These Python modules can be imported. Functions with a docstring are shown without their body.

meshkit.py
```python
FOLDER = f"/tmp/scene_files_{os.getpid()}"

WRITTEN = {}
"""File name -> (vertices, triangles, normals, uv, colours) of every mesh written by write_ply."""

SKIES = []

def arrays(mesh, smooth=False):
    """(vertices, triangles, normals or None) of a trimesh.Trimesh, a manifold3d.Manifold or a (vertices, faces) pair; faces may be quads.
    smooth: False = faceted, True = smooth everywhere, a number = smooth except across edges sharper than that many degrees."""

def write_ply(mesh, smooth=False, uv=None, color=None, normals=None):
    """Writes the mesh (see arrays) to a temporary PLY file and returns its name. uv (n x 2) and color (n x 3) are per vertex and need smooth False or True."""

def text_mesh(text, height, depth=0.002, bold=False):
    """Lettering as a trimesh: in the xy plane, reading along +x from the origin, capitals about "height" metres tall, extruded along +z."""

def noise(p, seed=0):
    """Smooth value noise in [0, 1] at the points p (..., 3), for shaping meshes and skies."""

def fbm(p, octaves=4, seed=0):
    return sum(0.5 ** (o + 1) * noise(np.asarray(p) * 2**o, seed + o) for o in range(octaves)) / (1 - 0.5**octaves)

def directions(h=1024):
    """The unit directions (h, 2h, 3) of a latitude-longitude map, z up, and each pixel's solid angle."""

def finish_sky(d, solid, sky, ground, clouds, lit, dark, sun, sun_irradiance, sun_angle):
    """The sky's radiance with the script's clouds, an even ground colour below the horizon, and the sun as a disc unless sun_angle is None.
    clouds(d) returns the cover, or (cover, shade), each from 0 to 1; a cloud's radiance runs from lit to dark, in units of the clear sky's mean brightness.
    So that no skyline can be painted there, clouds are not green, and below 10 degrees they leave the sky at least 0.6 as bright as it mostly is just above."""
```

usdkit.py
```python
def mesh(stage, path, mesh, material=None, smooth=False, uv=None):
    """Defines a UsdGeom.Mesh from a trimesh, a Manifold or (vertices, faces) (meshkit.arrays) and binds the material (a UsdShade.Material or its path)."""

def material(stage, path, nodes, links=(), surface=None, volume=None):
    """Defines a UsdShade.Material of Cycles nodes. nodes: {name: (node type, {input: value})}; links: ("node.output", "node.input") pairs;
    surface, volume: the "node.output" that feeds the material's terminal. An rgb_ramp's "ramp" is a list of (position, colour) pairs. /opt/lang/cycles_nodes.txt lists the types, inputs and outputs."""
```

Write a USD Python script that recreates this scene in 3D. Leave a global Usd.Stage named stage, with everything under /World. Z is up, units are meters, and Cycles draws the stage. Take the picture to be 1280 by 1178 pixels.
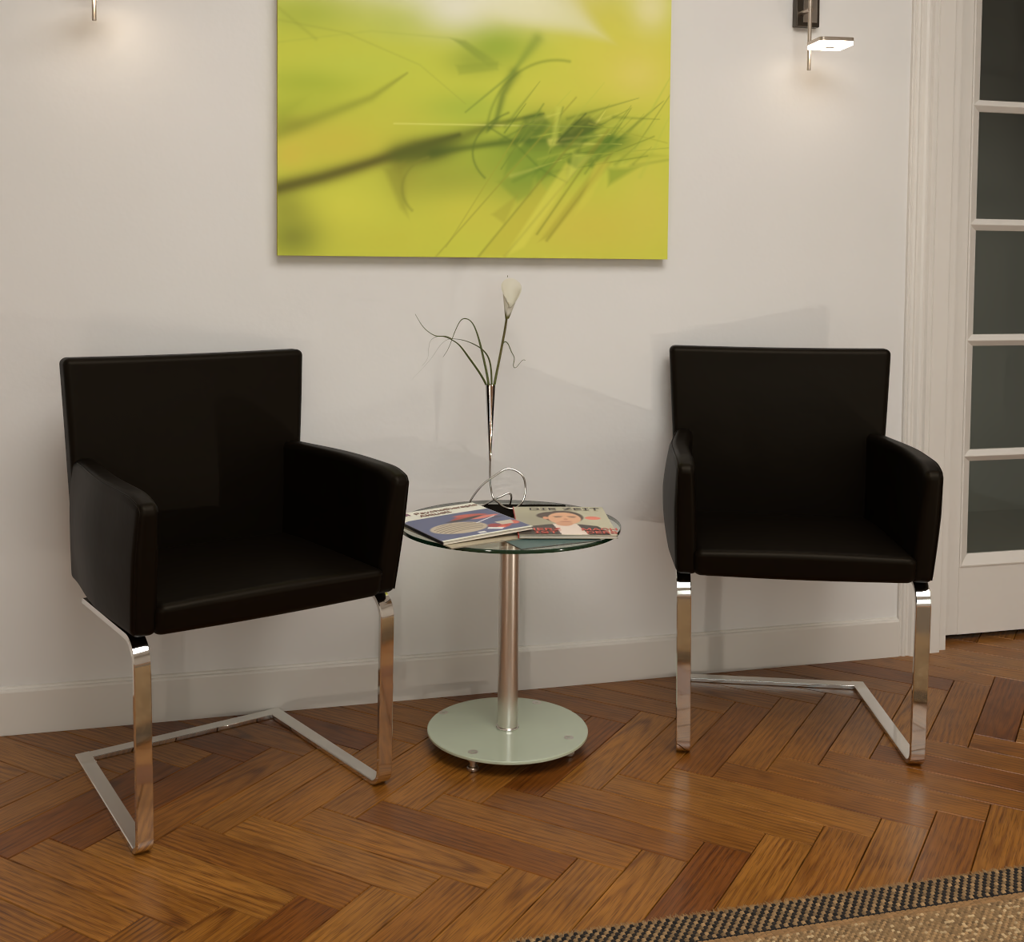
import math, random
import numpy as np, trimesh, usdkit, meshkit
import manifold3d as m3
from shapely.geometry import Polygon
from pxr import Usd, UsdGeom, UsdLux, UsdShade, Gf, Sdf, Vt

random.seed(5); rng = np.random.default_rng(5)
stage = Usd.Stage.CreateInMemory()
UsdGeom.SetStageUpAxis(stage, UsdGeom.Tokens.z); UsdGeom.SetStageMetersPerUnit(stage, 1.0)
UsdGeom.Xform.Define(stage, '/World'); UsdGeom.Scope.Define(stage, '/World/Looks')

# ------------------------------------------------------------------ camera, light levels, exposure
F_PX, CX, CY, WPX, HPX = 1431.07, 608.49, 396.69, 1280.0, 1178.0
RX, UX, WX = (0.96768, -0.25204, 0.0086), (0.0032, 0.0462, 0.99893), (0.2521, 0.9666, -0.0455)
EYE = (-0.6894, -2.7498, 1.08)
R_ = np.array(RX) / np.linalg.norm(RX); B_ = -np.array(WX) / np.linalg.norm(WX)
U_ = np.cross(B_, R_); U_ /= np.linalg.norm(U_); R_ = np.cross(U_, B_)
cam = UsdGeom.Camera.Define(stage, '/World/Camera')
cam.AddTransformOp().Set(Gf.Matrix4d(*[*map(float, R_), 0, *map(float, U_), 0, *map(float, B_), 0, *EYE, 1]))
HA = 36.0
cam.CreateHorizontalApertureAttr(HA); cam.CreateVerticalApertureAttr(HA * HPX / WPX)
cam.CreateFocalLengthAttr(F_PX * HA / WPX)
cam.CreateHorizontalApertureOffsetAttr((WPX / 2 - CX) * HA / WPX)
cam.CreateVerticalApertureOffsetAttr(-(HPX / 2 - CY) * HA / WPX)
cam.CreateClippingRangeAttr(Gf.Vec2f(0.05, 60)); cam.CreateExposureAttr(-0.12)

CEIL_E = 6.9          # ceiling luminaire
SCONCE_E = 8.5        # sconce diffusers
UP_R, UP_L = 15.0, 8.0
WINDOW_E = 2.6  # floor uplighters, watts
dome = UsdLux.DomeLight.Define(stage, '/World/sky_light'); dome.CreateIntensityAttr(0.02)

# ------------------------------------------------------------------ helpers
def lin(c):
    c = np.asarray(c, float) / 255.0
    return np.where(c < 0.04045, c / 12.92, ((c + 0.055) / 1.055) ** 2.4)
def alb(c, k=0.6):
    return tuple(np.clip(lin(c) / k, 0, 0.9))
used = {}
def numbered(path):
    n = used.get(path, -1) + 1; used[path] = n
    return path if n == 0 else f'{path}_{n:03d}'
def mesh(name, m, mat, parent='/World', smooth=30, uv=None, label=None):
    p = numbered(f'{parent}/{name}')
    g = usdkit.mesh(stage, p, m, mat, smooth=smooth, uv=uv)
    if label: g.GetPrim().SetCustomDataByKey('label', label)
    return p
def tag(path, label=None, cat=None, group=None, kind=None):
    o = stage.GetPrimAtPath(path)
    for k, v in (('label', label), ('category', cat), ('group', group), ('kind', kind)):
        if v: o.SetCustomDataByKey(k, v)
def thing(name, loc=(0, 0, 0), rotz=0.0):
    p = numbered('/World/' + name)
    x = UsdGeom.Xform.Define(stage, p); x.AddTranslateOp().Set(Gf.Vec3d(*map(float, loc))); x.AddRotateZOp().Set(float(rotz))
    return p
def copy_of(src, name, loc, rotz, label, cat, group):
    p = thing(name, loc, rotz)
    pr = stage.GetPrimAtPath(p); pr.GetReferences().AddInternalReference(src); pr.SetInstanceable(True)
    tag(p, label, cat, group)
    return p
def primvar(path, name, data, kind):
    UsdGeom.PrimvarsAPI(stage.GetPrimAtPath(path)).CreatePrimvar(name, kind, 'vertex').Set(data)
cat_ = trimesh.util.concatenate
def box(x0, x1, y0, y1, z0, z1, ch=0.0):
    if ch:
        return rbox(x1 - x0, y1 - y0, z1 - z0, ch, 2).apply_translation(((x0 + x1) / 2, (y0 + y1) / 2, (z0 + z1) / 2))
    b = trimesh.creation.box((x1 - x0, y1 - y0, z1 - z0)); b.apply_translation(((x0 + x1) / 2, (y0 + y1) / 2, (z0 + z1) / 2)); return b
def rbox(lx, ly, lz, r, seg=4, n=(2, 2, 2)):
    """rounded box with a grid fine enough to bend"""
    L = np.array([lx, ly, lz]) / 2; r = min(r, *L)
    ax = []
    for h, k in zip(L, n):
        a = np.sin(np.linspace(0, np.pi / 4, seg + 1))[1:] / np.sin(np.pi / 4)
        t = np.tan(np.linspace(0, np.pi / 4, seg + 1))
        inner = np.linspace(-(h - r), h - r, k + 1)
        ax.append(np.r_[-(h - r) - r * t[::-1][:-1], inner, h - r + r * t[1:]] if r < h else np.r_[-r * t[::-1], r * t[1:]])
    V, F, off = [], [], 0
    for d in range(3):
        e, f = (d + 1) % 3, (d + 2) % 3
        A, B = np.meshgrid(ax[e], ax[f], indexing='ij')
        for s in (-1, 1):
            P = np.zeros(A.shape + (3,)); P[..., d] = s * L[d]; P[..., e] = A; P[..., f] = B
            na, nb = A.shape
            i = np.arange(na * nb).reshape(na, nb)
            q = np.stack([i[:-1, :-1], i[1:, :-1], i[1:, 1:], i[:-1, 1:]], -1).reshape(-1, 4)
            if s < 0: q = q[:, ::-1]
            V.append(P.reshape(-1, 3)); F.append(np.vstack([q[:, [0, 1, 2]], q[:, [0, 2, 3]]]) + off); off += na * nb
    V = np.vstack(V); F = np.vstack(F)
    C = np.clip(V, -(L - r), L - r); D = V - C
    V = C + r * D / np.maximum(np.linalg.norm(D, axis=1, keepdims=True), 1e-12)
    m = trimesh.Trimesh(np.round(V, 7), F, process=False); m.merge_vertices(); m.update_faces(m.nondegenerate_faces()); return m
def bend(m, fn):
    m = m.copy(); m.vertices = fn(np.array(m.vertices)); return m
def flip_y(m):
    m = m.copy(); v = np.array(m.vertices); v[:, 1] *= -1
    return trimesh.Trimesh(v, np.array(m.faces)[:, ::-1], process=False)
def lathe(prof, n=48):
    """profile [(r,z)] from bottom to top, closed when it starts and ends on the axis"""
    prof = np.array(prof, float); a = np.linspace(0, 2 * np.pi, n, endpoint=False)
    V = np.stack([prof[:, 0][:, None] * np.cos(a), prof[:, 0][:, None] * np.sin(a), np.repeat(prof[:, 1][:, None], n, 1)], -1).reshape(-1, 3)
    F = []
    for i in range(len(prof) - 1):
        b, c = i * n + np.arange(n), i * n + (np.arange(n) + 1) % n
        F += [np.stack([b, c, c + n], 1), np.stack([b, c + n, b + n], 1)]
    m = trimesh.Trimesh(V, np.vstack(F), process=False); m.merge_vertices(); m.update_faces(m.nondegenerate_faces()); return m
def spline(P, n):
    from scipy.interpolate import CubicSpline
    P = np.array(P, float); s = np.r_[0, np.cumsum(np.linalg.norm(np.diff(P, axis=0), axis=1) ** 0.7)]
    return CubicSpline(s, P)(np.linspace(0, s[-1], n))
def tube(P, r, k=10, flat=1.0, up=None):
    """tube along points; r scalar or per point; flat squeezes the second axis"""
    P = np.array(P, float); n = len(P); r = np.broadcast_to(np.asarray(r, float), (n,))
    T = np.gradient(P, axis=0); T /= np.linalg.norm(T, axis=1, keepdims=True)
    N = np.zeros_like(P); v = np.array(up if up is not None else ([0, 0, 1.0] if abs(T[0][2]) < 0.9 else [0, 1.0, 0]), float)
    for i in range(n):
        v = v - T[i] * (v @ T[i]); v /= np.linalg.norm(v); N[i] = v
    Bn = np.cross(T, N); a = np.linspace(0, 2 * np.pi, k, endpoint=False)
    V = (P[:, None] + r[:, None, None] * (np.cos(a)[None, :, None] * N[:, None] + flat * np.sin(a)[None, :, None] * Bn[:, None])).reshape(-1, 3)
    F = []
    for i in range(n - 1):
        b, c = i * k + np.arange(k), i * k + (np.arange(k) + 1) % k
        F += [np.stack([b, c, c + k], 1), np.stack([b, c + k, b + k], 1)]
    V = np.vstack([V, P[0], P[-1]]); e = n * k
    j = np.arange(k); jn = (j + 1) % k
    F += [np.stack([jn, j, np.full(k, e)], 1), np.stack([(n - 1) * k + j, (n - 1) * k + jn, np.full(k, e + 1)], 1)]
    return trimesh.Trimesh(V, np.vstack(F), process=False)
def strip_bar(path, w, t, ch=0.0015):
    """flat bar swept along path of (centre, normal) with its width along the given side vectors"""
    C, N, S = [np.array(x, float) for x in zip(*path)]
    sec = np.array([(-w / 2, -t / 2 + ch), (-w / 2 + ch, -t / 2), (w / 2 - ch, -t / 2), (w / 2, -t / 2 + ch), (w / 2, t / 2 - ch), (w / 2 - ch, t / 2), (-w / 2 + ch, t / 2), (-w / 2, t / 2 - ch)])
    k, n = 8, len(C)
    V = (C[:, None] + sec[None, :, 0, None] * S[:, None] + sec[None, :, 1, None] * N[:, None]).reshape(-1, 3)
    F = []
    for i in range(n - 1):
        b, c = i * k + np.arange(k), i * k + (np.arange(k) + 1) % k
        F += [np.stack([b, c, c + k], 1), np.stack([b, c + k, b + k], 1)]
    for i0, fl in ((0, 1), ((n - 1) * k, 0)):
        for j in range(1, k - 1):
            f = [i0, i0 + j, i0 + j + 1]; F.append(np.array([f[::-1] if fl else f]))
    m = trimesh.Trimesh(V, np.vstack(F), process=False)
    if m.volume < 0: m.invert()
    return m
def extr(poly, h0, h1):
    m = trimesh.creation.extrude_polygon(poly, h1 - h0, engine='earcut'); m.apply_translation((0, 0, h0)); return m
def grid_plane(nx, ny, lx, ly):
    """grid in the xy plane from (0,0) to (lx,ly); returns mesh, X, Y in 0..1"""
    X, Y = np.meshgrid(np.linspace(0, 1, nx), np.linspace(0, 1, ny), indexing='ij')
    i = np.arange(nx * ny).reshape(nx, ny)
    q = np.stack([i[:-1, :-1], i[1:, :-1], i[1:, 1:], i[:-1, 1:]], -1).reshape(-1, 4)
    V = np.stack([X * lx, Y * ly, 0 * X], -1).reshape(-1, 3)
    return trimesh.Trimesh(V, np.vstack([q[:, [0, 1, 2]], q[:, [0, 2, 3]]]), process=False), X.ravel(), Y.ravel()

# ------------------------------------------------------------------ materials
def MAT(name, nodes, links=(), surface='p.BSDF'):
    return usdkit.material(stage, '/World/Looks/' + name, nodes, links, surface=surface)
def plain(name, color, rough=0.5, **kw):
    return MAT(name, {'p': ('principled_bsdf', dict(base_color=tuple(color), roughness=rough, **kw))})
WALL = MAT('wall_paint', {'g': ('geometry', {}), 'n': ('noise_texture', {'scale': 1.3, 'detail': 2.0}), 'r': ('rgb_ramp', {'ramp': [(0.3, (0.745, 0.728, 0.705)), (0.7, (0.78, 0.766, 0.747))]}),
    'n2': ('noise_texture', {'scale': 90.0, 'detail': 3.0}), 'b': ('bump', {'strength': 0.12, 'distance': 0.002}), 'p': ('principled_bsdf', {'roughness': 0.55, 'specular_ior_level': 0.3})},
    [('g.position', 'n.vector'), ('g.position', 'n2.vector'), ('n.fac', 'r.fac'), ('r.color', 'p.base_color'), ('n2.fac', 'b.height'), ('b.normal', 'p.normal')])
GLOSSW = MAT('white_lacquer', {'g': ('geometry', {}), 'n2': ('noise_texture', {'scale': 40.0, 'detail': 2.0}), 'b': ('bump', {'strength': 0.08, 'distance': 0.002}),
    'p': ('principled_bsdf', {'base_color': (0.74, 0.705, 0.655), 'roughness': 0.38})}, [('g.position', 'n2.vector'), ('n2.fac', 'b.height'), ('b.normal', 'p.normal')])
CEILM = plain('ceiling_paint', (0.8, 0.78, 0.75), 0.8)
ROOMW = plain('room_wall_paint', (0.62, 0.58, 0.53), 0.8)
DARKROOM = plain('corridor_paint', (0.70, 0.69, 0.66), 0.9)
DARK = plain('dark_gap', (0.012, 0.01, 0.008), 0.9)
SUB = plain('subfloor_wood', (0.03, 0.016, 0.008), 0.8)
def wood(name, stops, ray=0.0):
    """oak: growth rings cut lengthwise in st (u along, v across, origin at the heart of the board), fine pores, tone per board"""
    return MAT(name, {
        'uv': ('uvmap', {'attribute': 'st'}),
        'm1': ('mapping', {'scale': (0.075, 1.0, 1.0)}), 'm2': ('mapping', {'scale': (2.4, 11.0, 1.0)}), 'm3': ('mapping', {'scale': (15.0, 420.0, 1.0)}), 'm4': ('mapping', {'scale': (1.6, 2.5, 1.0)}),
        'nd': ('noise_texture', {'scale': 1.0, 'detail': 3.0, 'roughness': 0.55}), 'sub': ('vector_math', {'math_type': 'subtract', 'vector2': (0.5, 0.5, 0.5)}), 'sc': ('vector_math', {'math_type': 'multiply', 'vector2': (0.036, 0.036, 0.0)}),
        'ad': ('vector_math', {'math_type': 'add'}), 'len': ('vector_math', {'math_type': 'length'}),
        'mu': ('math', {'math_type': 'multiply', 'value2': 520.0}), 'si': ('math', {'math_type': 'sine'}), 'mr': ('map_range', {'from_min': -1.0, 'from_max': 1.0, 'to_min': 0.0, 'to_max': 1.0}),
        'pw': ('math', {'math_type': 'power', 'value2': 1.5}),
        'pore': ('noise_texture', {'scale': 1.0, 'detail': 2.0, 'roughness': 0.6}), 'blot': ('noise_texture', {'scale': 3.0, 'detail': 3.0}),
        'tone': ('attribute', {'attribute': 'tone'}),
        'ramp': ('rgb_ramp', {'ramp': stops}),
        'mixr': ('mix', {'mix_type': 'multiply', 'color2': (0.50, 0.40, 0.33)}), 'fr': ('math', {'math_type': 'multiply'}), 'm5': ('mapping', {'scale': (3.5, 22.0, 1.0)}), 'am': ('noise_texture', {'scale': 1.0, 'detail': 2.0}), 'amr': ('map_range', {'from_min': 0.35, 'from_max': 0.65, 'to_min': 0.22, 'to_max': 0.95, 'clamp': True}),
        'pr': ('rgb_ramp', {'ramp': [(0.34, (0.36, 0.29, 0.25)), (0.50, (1, 1, 1)), (1.0, (1.0, 1.0, 1.0))]}), 'mixp': ('mix', {'mix_type': 'multiply', 'fac': 0.75}),
        'br': ('rgb_ramp', {'ramp': [(0.3, (0.72, 0.68, 0.64)), (0.7, (1.12, 1.1, 1.08))]}), 'mixb': ('mix', {'mix_type': 'multiply', 'fac': 0.8}),
        'rr': ('map_range', {'from_min': 0.25, 'from_max': 0.75, 'to_min': 0.27, 'to_max': 0.40}),
        'b': ('bump', {'strength': 0.25, 'distance': 0.0015}), 'hb': ('math', {'math_type': 'multiply_add', 'value2': 0.4}),
        'p': ('principled_bsdf', {'specular_ior_level': 0.42})},
        [('uv.UV', 'm1.vector'), ('uv.UV', 'm2.vector'), ('uv.UV', 'm3.vector'), ('uv.UV', 'm4.vector'), ('m2.vector', 'nd.vector'), ('nd.color', 'sub.vector1'), ('sub.vector', 'sc.vector1'),
         ('m1.vector', 'ad.vector1'), ('sc.vector', 'ad.vector2'), ('ad.vector', 'len.vector1'), ('len.value', 'mu.value1'), ('mu.value', 'si.value1'), ('si.value', 'mr.value'), ('mr.result', 'pw.value1'),
         ('m3.vector', 'pore.vector'), ('m4.vector', 'blot.vector'), ('tone.fac', 'ramp.fac'),
         ('pw.value', 'fr.value1'), ('uv.UV', 'm5.vector'), ('m5.vector', 'am.vector'), ('am.fac', 'amr.value'), ('amr.result', 'fr.value2'), ('fr.value', 'mixr.fac'), ('ramp.color', 'mixr.color1'), ('mixr.color', 'mixp.color1'), ('pore.fac', 'pr.fac'), ('pr.color', 'mixp.color2'),
         ('mixp.color', 'mixb.color1'), ('blot.fac', 'br.fac'), ('br.color', 'mixb.color2'), ('mixb.color', 'p.base_color'), ('blot.fac', 'rr.value'), ('rr.result', 'p.roughness'),
         ('pore.fac', 'hb.value1'), ('nd.fac', 'hb.value3'), ('hb.value', 'b.height'), ('b.normal', 'p.normal')])
OAK = wood('oak_parquet', [(0.0, (0.150, 0.038, 0.004)), (0.35, (0.245, 0.086, 0.010)), (0.7, (0.335, 0.138, 0.020)), (1.0, (0.42, 0.195, 0.038))])
LEATHER = MAT('dark_leather', {'g': ('texture_coordinate', {}), 'v': ('voronoi_texture', {'scale': 420.0}), 'n': ('noise_texture', {'scale': 9.0, 'detail': 3.0}), 'b': ('bump', {'strength': 0.10, 'distance': 0.0006}),
    'b2': ('bump', {'strength': 0.25, 'distance': 0.006}), 'p': ('principled_bsdf', {'base_color': (0.0034, 0.0021, 0.0011), 'roughness': 0.46, 'specular_ior_level': 0.12, 'specular_tint': (1.0, 0.85, 0.65)})},
    [('g.object', 'v.vector'), ('g.object', 'n.vector'), ('n.fac', 'b2.height'), ('v.distance', 'b.height'), ('b2.normal', 'b.normal'), ('b.normal', 'p.normal')])
CHROME = plain('chrome', (0.80, 0.78, 0.75), 0.07, metallic=1.0)
CHROME2 = plain('polished_vase_metal', (0.55, 0.53, 0.51), 0.08, metallic=1.0)
NICKEL = plain('brushed_nickel', (0.58, 0.50, 0.42), 0.28, metallic=1.0)
STEEL = plain('brushed_steel', (0.76, 0.72, 0.67), 0.30, metallic=1.0)
BRONZE = plain('dark_bronze', (0.10, 0.085, 0.07), 0.3, metallic=1.0)
RUBBER = plain('black_rubber', (0.012, 0.012, 0.012), 0.6)
PANE = MAT('clear_glass_face', {'ge': ('geometry', {}), 'iv': ('math', {'math_type': 'subtract', 'value1': 1.0}), 'mu': ('math', {'math_type': 'multiply'}), 'f': ('fresnel', {'IOR': 1.5}), 't': ('transparent_bsdf', {'color': (0.93, 0.96, 0.92)}), 'g': ('glossy_bsdf', {'color': (1, 1, 1), 'roughness': 0.01}), 'm': ('mix_closure', {})},
    [('f.fac', 'mu.value1'), ('ge.backfacing', 'iv.value2'), ('iv.value', 'mu.value2'), ('mu.value', 'm.fac'), ('t.BSDF', 'm.closure1'), ('g.BSDF', 'm.closure2')], surface='m.closure')
DOORGLASS = MAT('door_glass', {'ge': ('geometry', {}), 'iv': ('math', {'math_type': 'subtract', 'value1': 1.0}), 'mu': ('math', {'math_type': 'multiply'}), 'f': ('fresnel', {'IOR': 1.5}), 't': ('transparent_bsdf', {'color': (0.80, 0.82, 0.79)}), 'g': ('glossy_bsdf', {'color': (1, 1, 1), 'roughness': 0.03}), 'm': ('mix_closure', {})},
    [('f.fac', 'mu.value1'), ('ge.backfacing', 'iv.value2'), ('iv.value', 'mu.value2'), ('mu.value', 'm.fac'), ('t.BSDF', 'm.closure1'), ('g.BSDF', 'm.closure2')], surface='m.closure')
GLASSEDGE = plain('green_glass_edge', (0.006, 0.030, 0.014), 0.08, coat_weight=0.5)
FROST = plain('frosted_mint_glass', (0.45, 0.505, 0.375), 0.30, coat_weight=1.0, coat_roughness=0.04)
FROSTEDGE = plain('frosted_glass_edge', (0.42, 0.55, 0.45), 0.2)
PAPER = MAT('paper_edge', {'g': ('texture_coordinate', {}), 'm': ('mapping', {'scale': (8.0, 8.0, 2500.0)}), 'n': ('noise_texture', {'scale': 1.0}), 'r': ('rgb_ramp', {'ramp': [(0.35, (0.50, 0.46, 0.39)), (0.65, (0.72, 0.68, 0.60))]}), 'p': ('principled_bsdf', {'roughness': 0.7})},
    [('g.object', 'm.vector'), ('m.vector', 'n.vector'), ('n.fac', 'r.fac'), ('r.color', 'p.base_color')])
def printed(name, rough):
    return MAT(name, {'a': ('attribute', {'attribute': 'ink'}), 'p': ('principled_bsdf', {'roughness': rough})}, [('a.color', 'p.base_color')])
PRINT = printed('glossy_print', 0.38); PRINT_MATT = plain('dark_matt_print', (0.008, 0.006, 0.004), 0.9, specular_ior_level=0.02); CANVAS = printed('canvas_print', 0.75); WEAVE = printed('sisal_weave', 0.95)
INK_DARK = plain('dark_ink', (0.05, 0.03, 0.03), 0.4); INK_RED = plain('red_ink', (0.62, 0.10, 0.07), 0.4); INK_BROWN = plain('brown_ink', (0.22, 0.09, 0.06), 0.4)
STEM = MAT('flower_stem_green', {'g': ('geometry', {}), 's': ('separate_xyz', {}), 'mr': ('map_range', {'from_min': 0.80, 'from_max': 0.95}), 'r': ('rgb_ramp', {'ramp': [(0.0, (0.085, 0.105, 0.02)), (0.5, (0.10, 0.085, 0.015)), (1.0, (0.07, 0.055, 0.006))]}), 'p': ('principled_bsdf', {'roughness': 0.4})},
    [('g.position', 's.vector'), ('s.z', 'mr.value'), ('mr.result', 'r.fac'), ('r.color', 'p.base_color')])
LEAF = plain('grass_leaf_green', (0.088, 0.105, 0.026), 0.45)
PETAL = MAT('calla_petal', {'a': ('attribute', {'attribute': 'ink'}), 'p': ('principled_bsdf', {'roughness': 0.5}), 't': ('translucent_bsdf', {}), 'm': ('mix_closure', {'fac': 0.3})},
    [('a.color', 'p.base_color'), ('a.color', 't.color'), ('p.BSDF', 'm.closure1'), ('t.BSDF', 'm.closure2')], surface='m.closure')
SPADIX = plain('yellow_spadix', (0.66, 0.50, 0.26), 0.7)
def glow(name, color, e): return MAT(name, {'e': ('emission', {'color': color, 'strength': e})}, surface='e.emission')
LED = glow('led_diffuser', (1.0, 0.82, 0.62), SCONCE_E)
CEILGLOW = glow('ceiling_diffuser', (1.0, 0.955, 0.90), CEIL_E)

# ------------------------------------------------------------------ the setting
WALL_Y, X0, X1, Y0, HC = 0.015, -2.7, 3.0, -4.6, 2.9
DX0, DX1, DH = 1.356, 2.36, 2.25     # door opening
p = thing('wall_back')
for nm, b in (('plaster', (X0, DX0, WALL_Y, 0.24, 0, HC)), ('plaster', (DX1, X1, WALL_Y, 0.24, 0, HC)), ('plaster', (DX0, DX1, WALL_Y, 0.24, DH, HC))):
    mesh(nm, box(*b), WALL, p, smooth=False)
tag(p, kind='structure')
for nm, b in (('wall_left', (X0 - 0.1, X0, Y0, 0.24, 0, HC)), ('wall_right', (X1, X1 + 0.1, Y0, 0.24, 0, HC)), ):
    tag(mesh(nm, box(*b), ROOMW, smooth=False), kind='structure')
p = thing('wall_front'); WX0, WX1, WZ0, WZ1 = -1.1, 1.1, 0.75, 2.35
for b in ((X0, WX0, 0, HC), (WX1, X1, 0, HC), (WX0, WX1, 0, WZ0), (WX0, WX1, WZ1, HC)):
    mesh('plaster', box(b[0], b[1], Y0 - 0.3, Y0, b[2], b[3]), ROOMW, p, smooth=False)
tag(p, kind='structure')
p = thing('window_1'); tag(p, kind='structure')
for b in ((WX0, WX0 + 0.06, WZ0, WZ1), (WX1 - 0.06, WX1, WZ0, WZ1), (-0.04, 0.04, WZ0, WZ1), (WX0, WX1, WZ0, WZ0 + 0.06), (WX0, WX1, WZ1 - 0.06, WZ1)):
    mesh('window_frame', box(b[0], b[1], Y0 - 0.22, Y0 - 0.16, b[2], b[3]), GLOSSW, p, smooth=False)
for b in ((WX0 + 0.06, -0.04), (0.04, WX1 - 0.06)):
    mesh('pane', box(b[0], b[1], Y0 - 0.195, Y0 - 0.19, WZ0 + 0.06, WZ1 - 0.06), PANE, p, smooth=False)
wl = UsdLux.RectLight.Define(stage, '/World/daylight'); wl.CreateWidthAttr(WX1 - WX0); wl.CreateHeightAttr(WZ1 - WZ0); wl.CreateIntensityAttr(WINDOW_E); wl.CreateColorAttr(Gf.Vec3f(0.93, 0.97, 1.0))
wl.AddTranslateOp().Set(Gf.Vec3d(0, Y0 - 0.29, (WZ0 + WZ1) / 2)); wl.AddRotateXOp().Set(90.0)
tag(mesh('ceiling', box(X0, X1, Y0, 0.24, HC, HC + 0.1), CEILM, smooth=False), kind='structure')
# dim corridor behind the glazed door
p = thing('wall_corridor')
for b in ((DX0 - 0.3, DX1 + 0.6, 1.6, 1.65, 0, HC), (DX0 - 0.35, DX0 - 0.3, 0.24, 1.65, 0, HC), (DX1 + 0.6, DX1 + 0.65, 0.24, 1.65, 0, HC), (DX0 - 0.35, DX1 + 0.65, 0.24, 1.65, HC, HC + 0.05), (DX0 - 0.35, DX1 + 0.65, 0.24, 1.65, -0.05, 0)):
    mesh('plaster', box(*b), DARKROOM, p, smooth=False)
tag(p, kind='structure')

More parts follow.
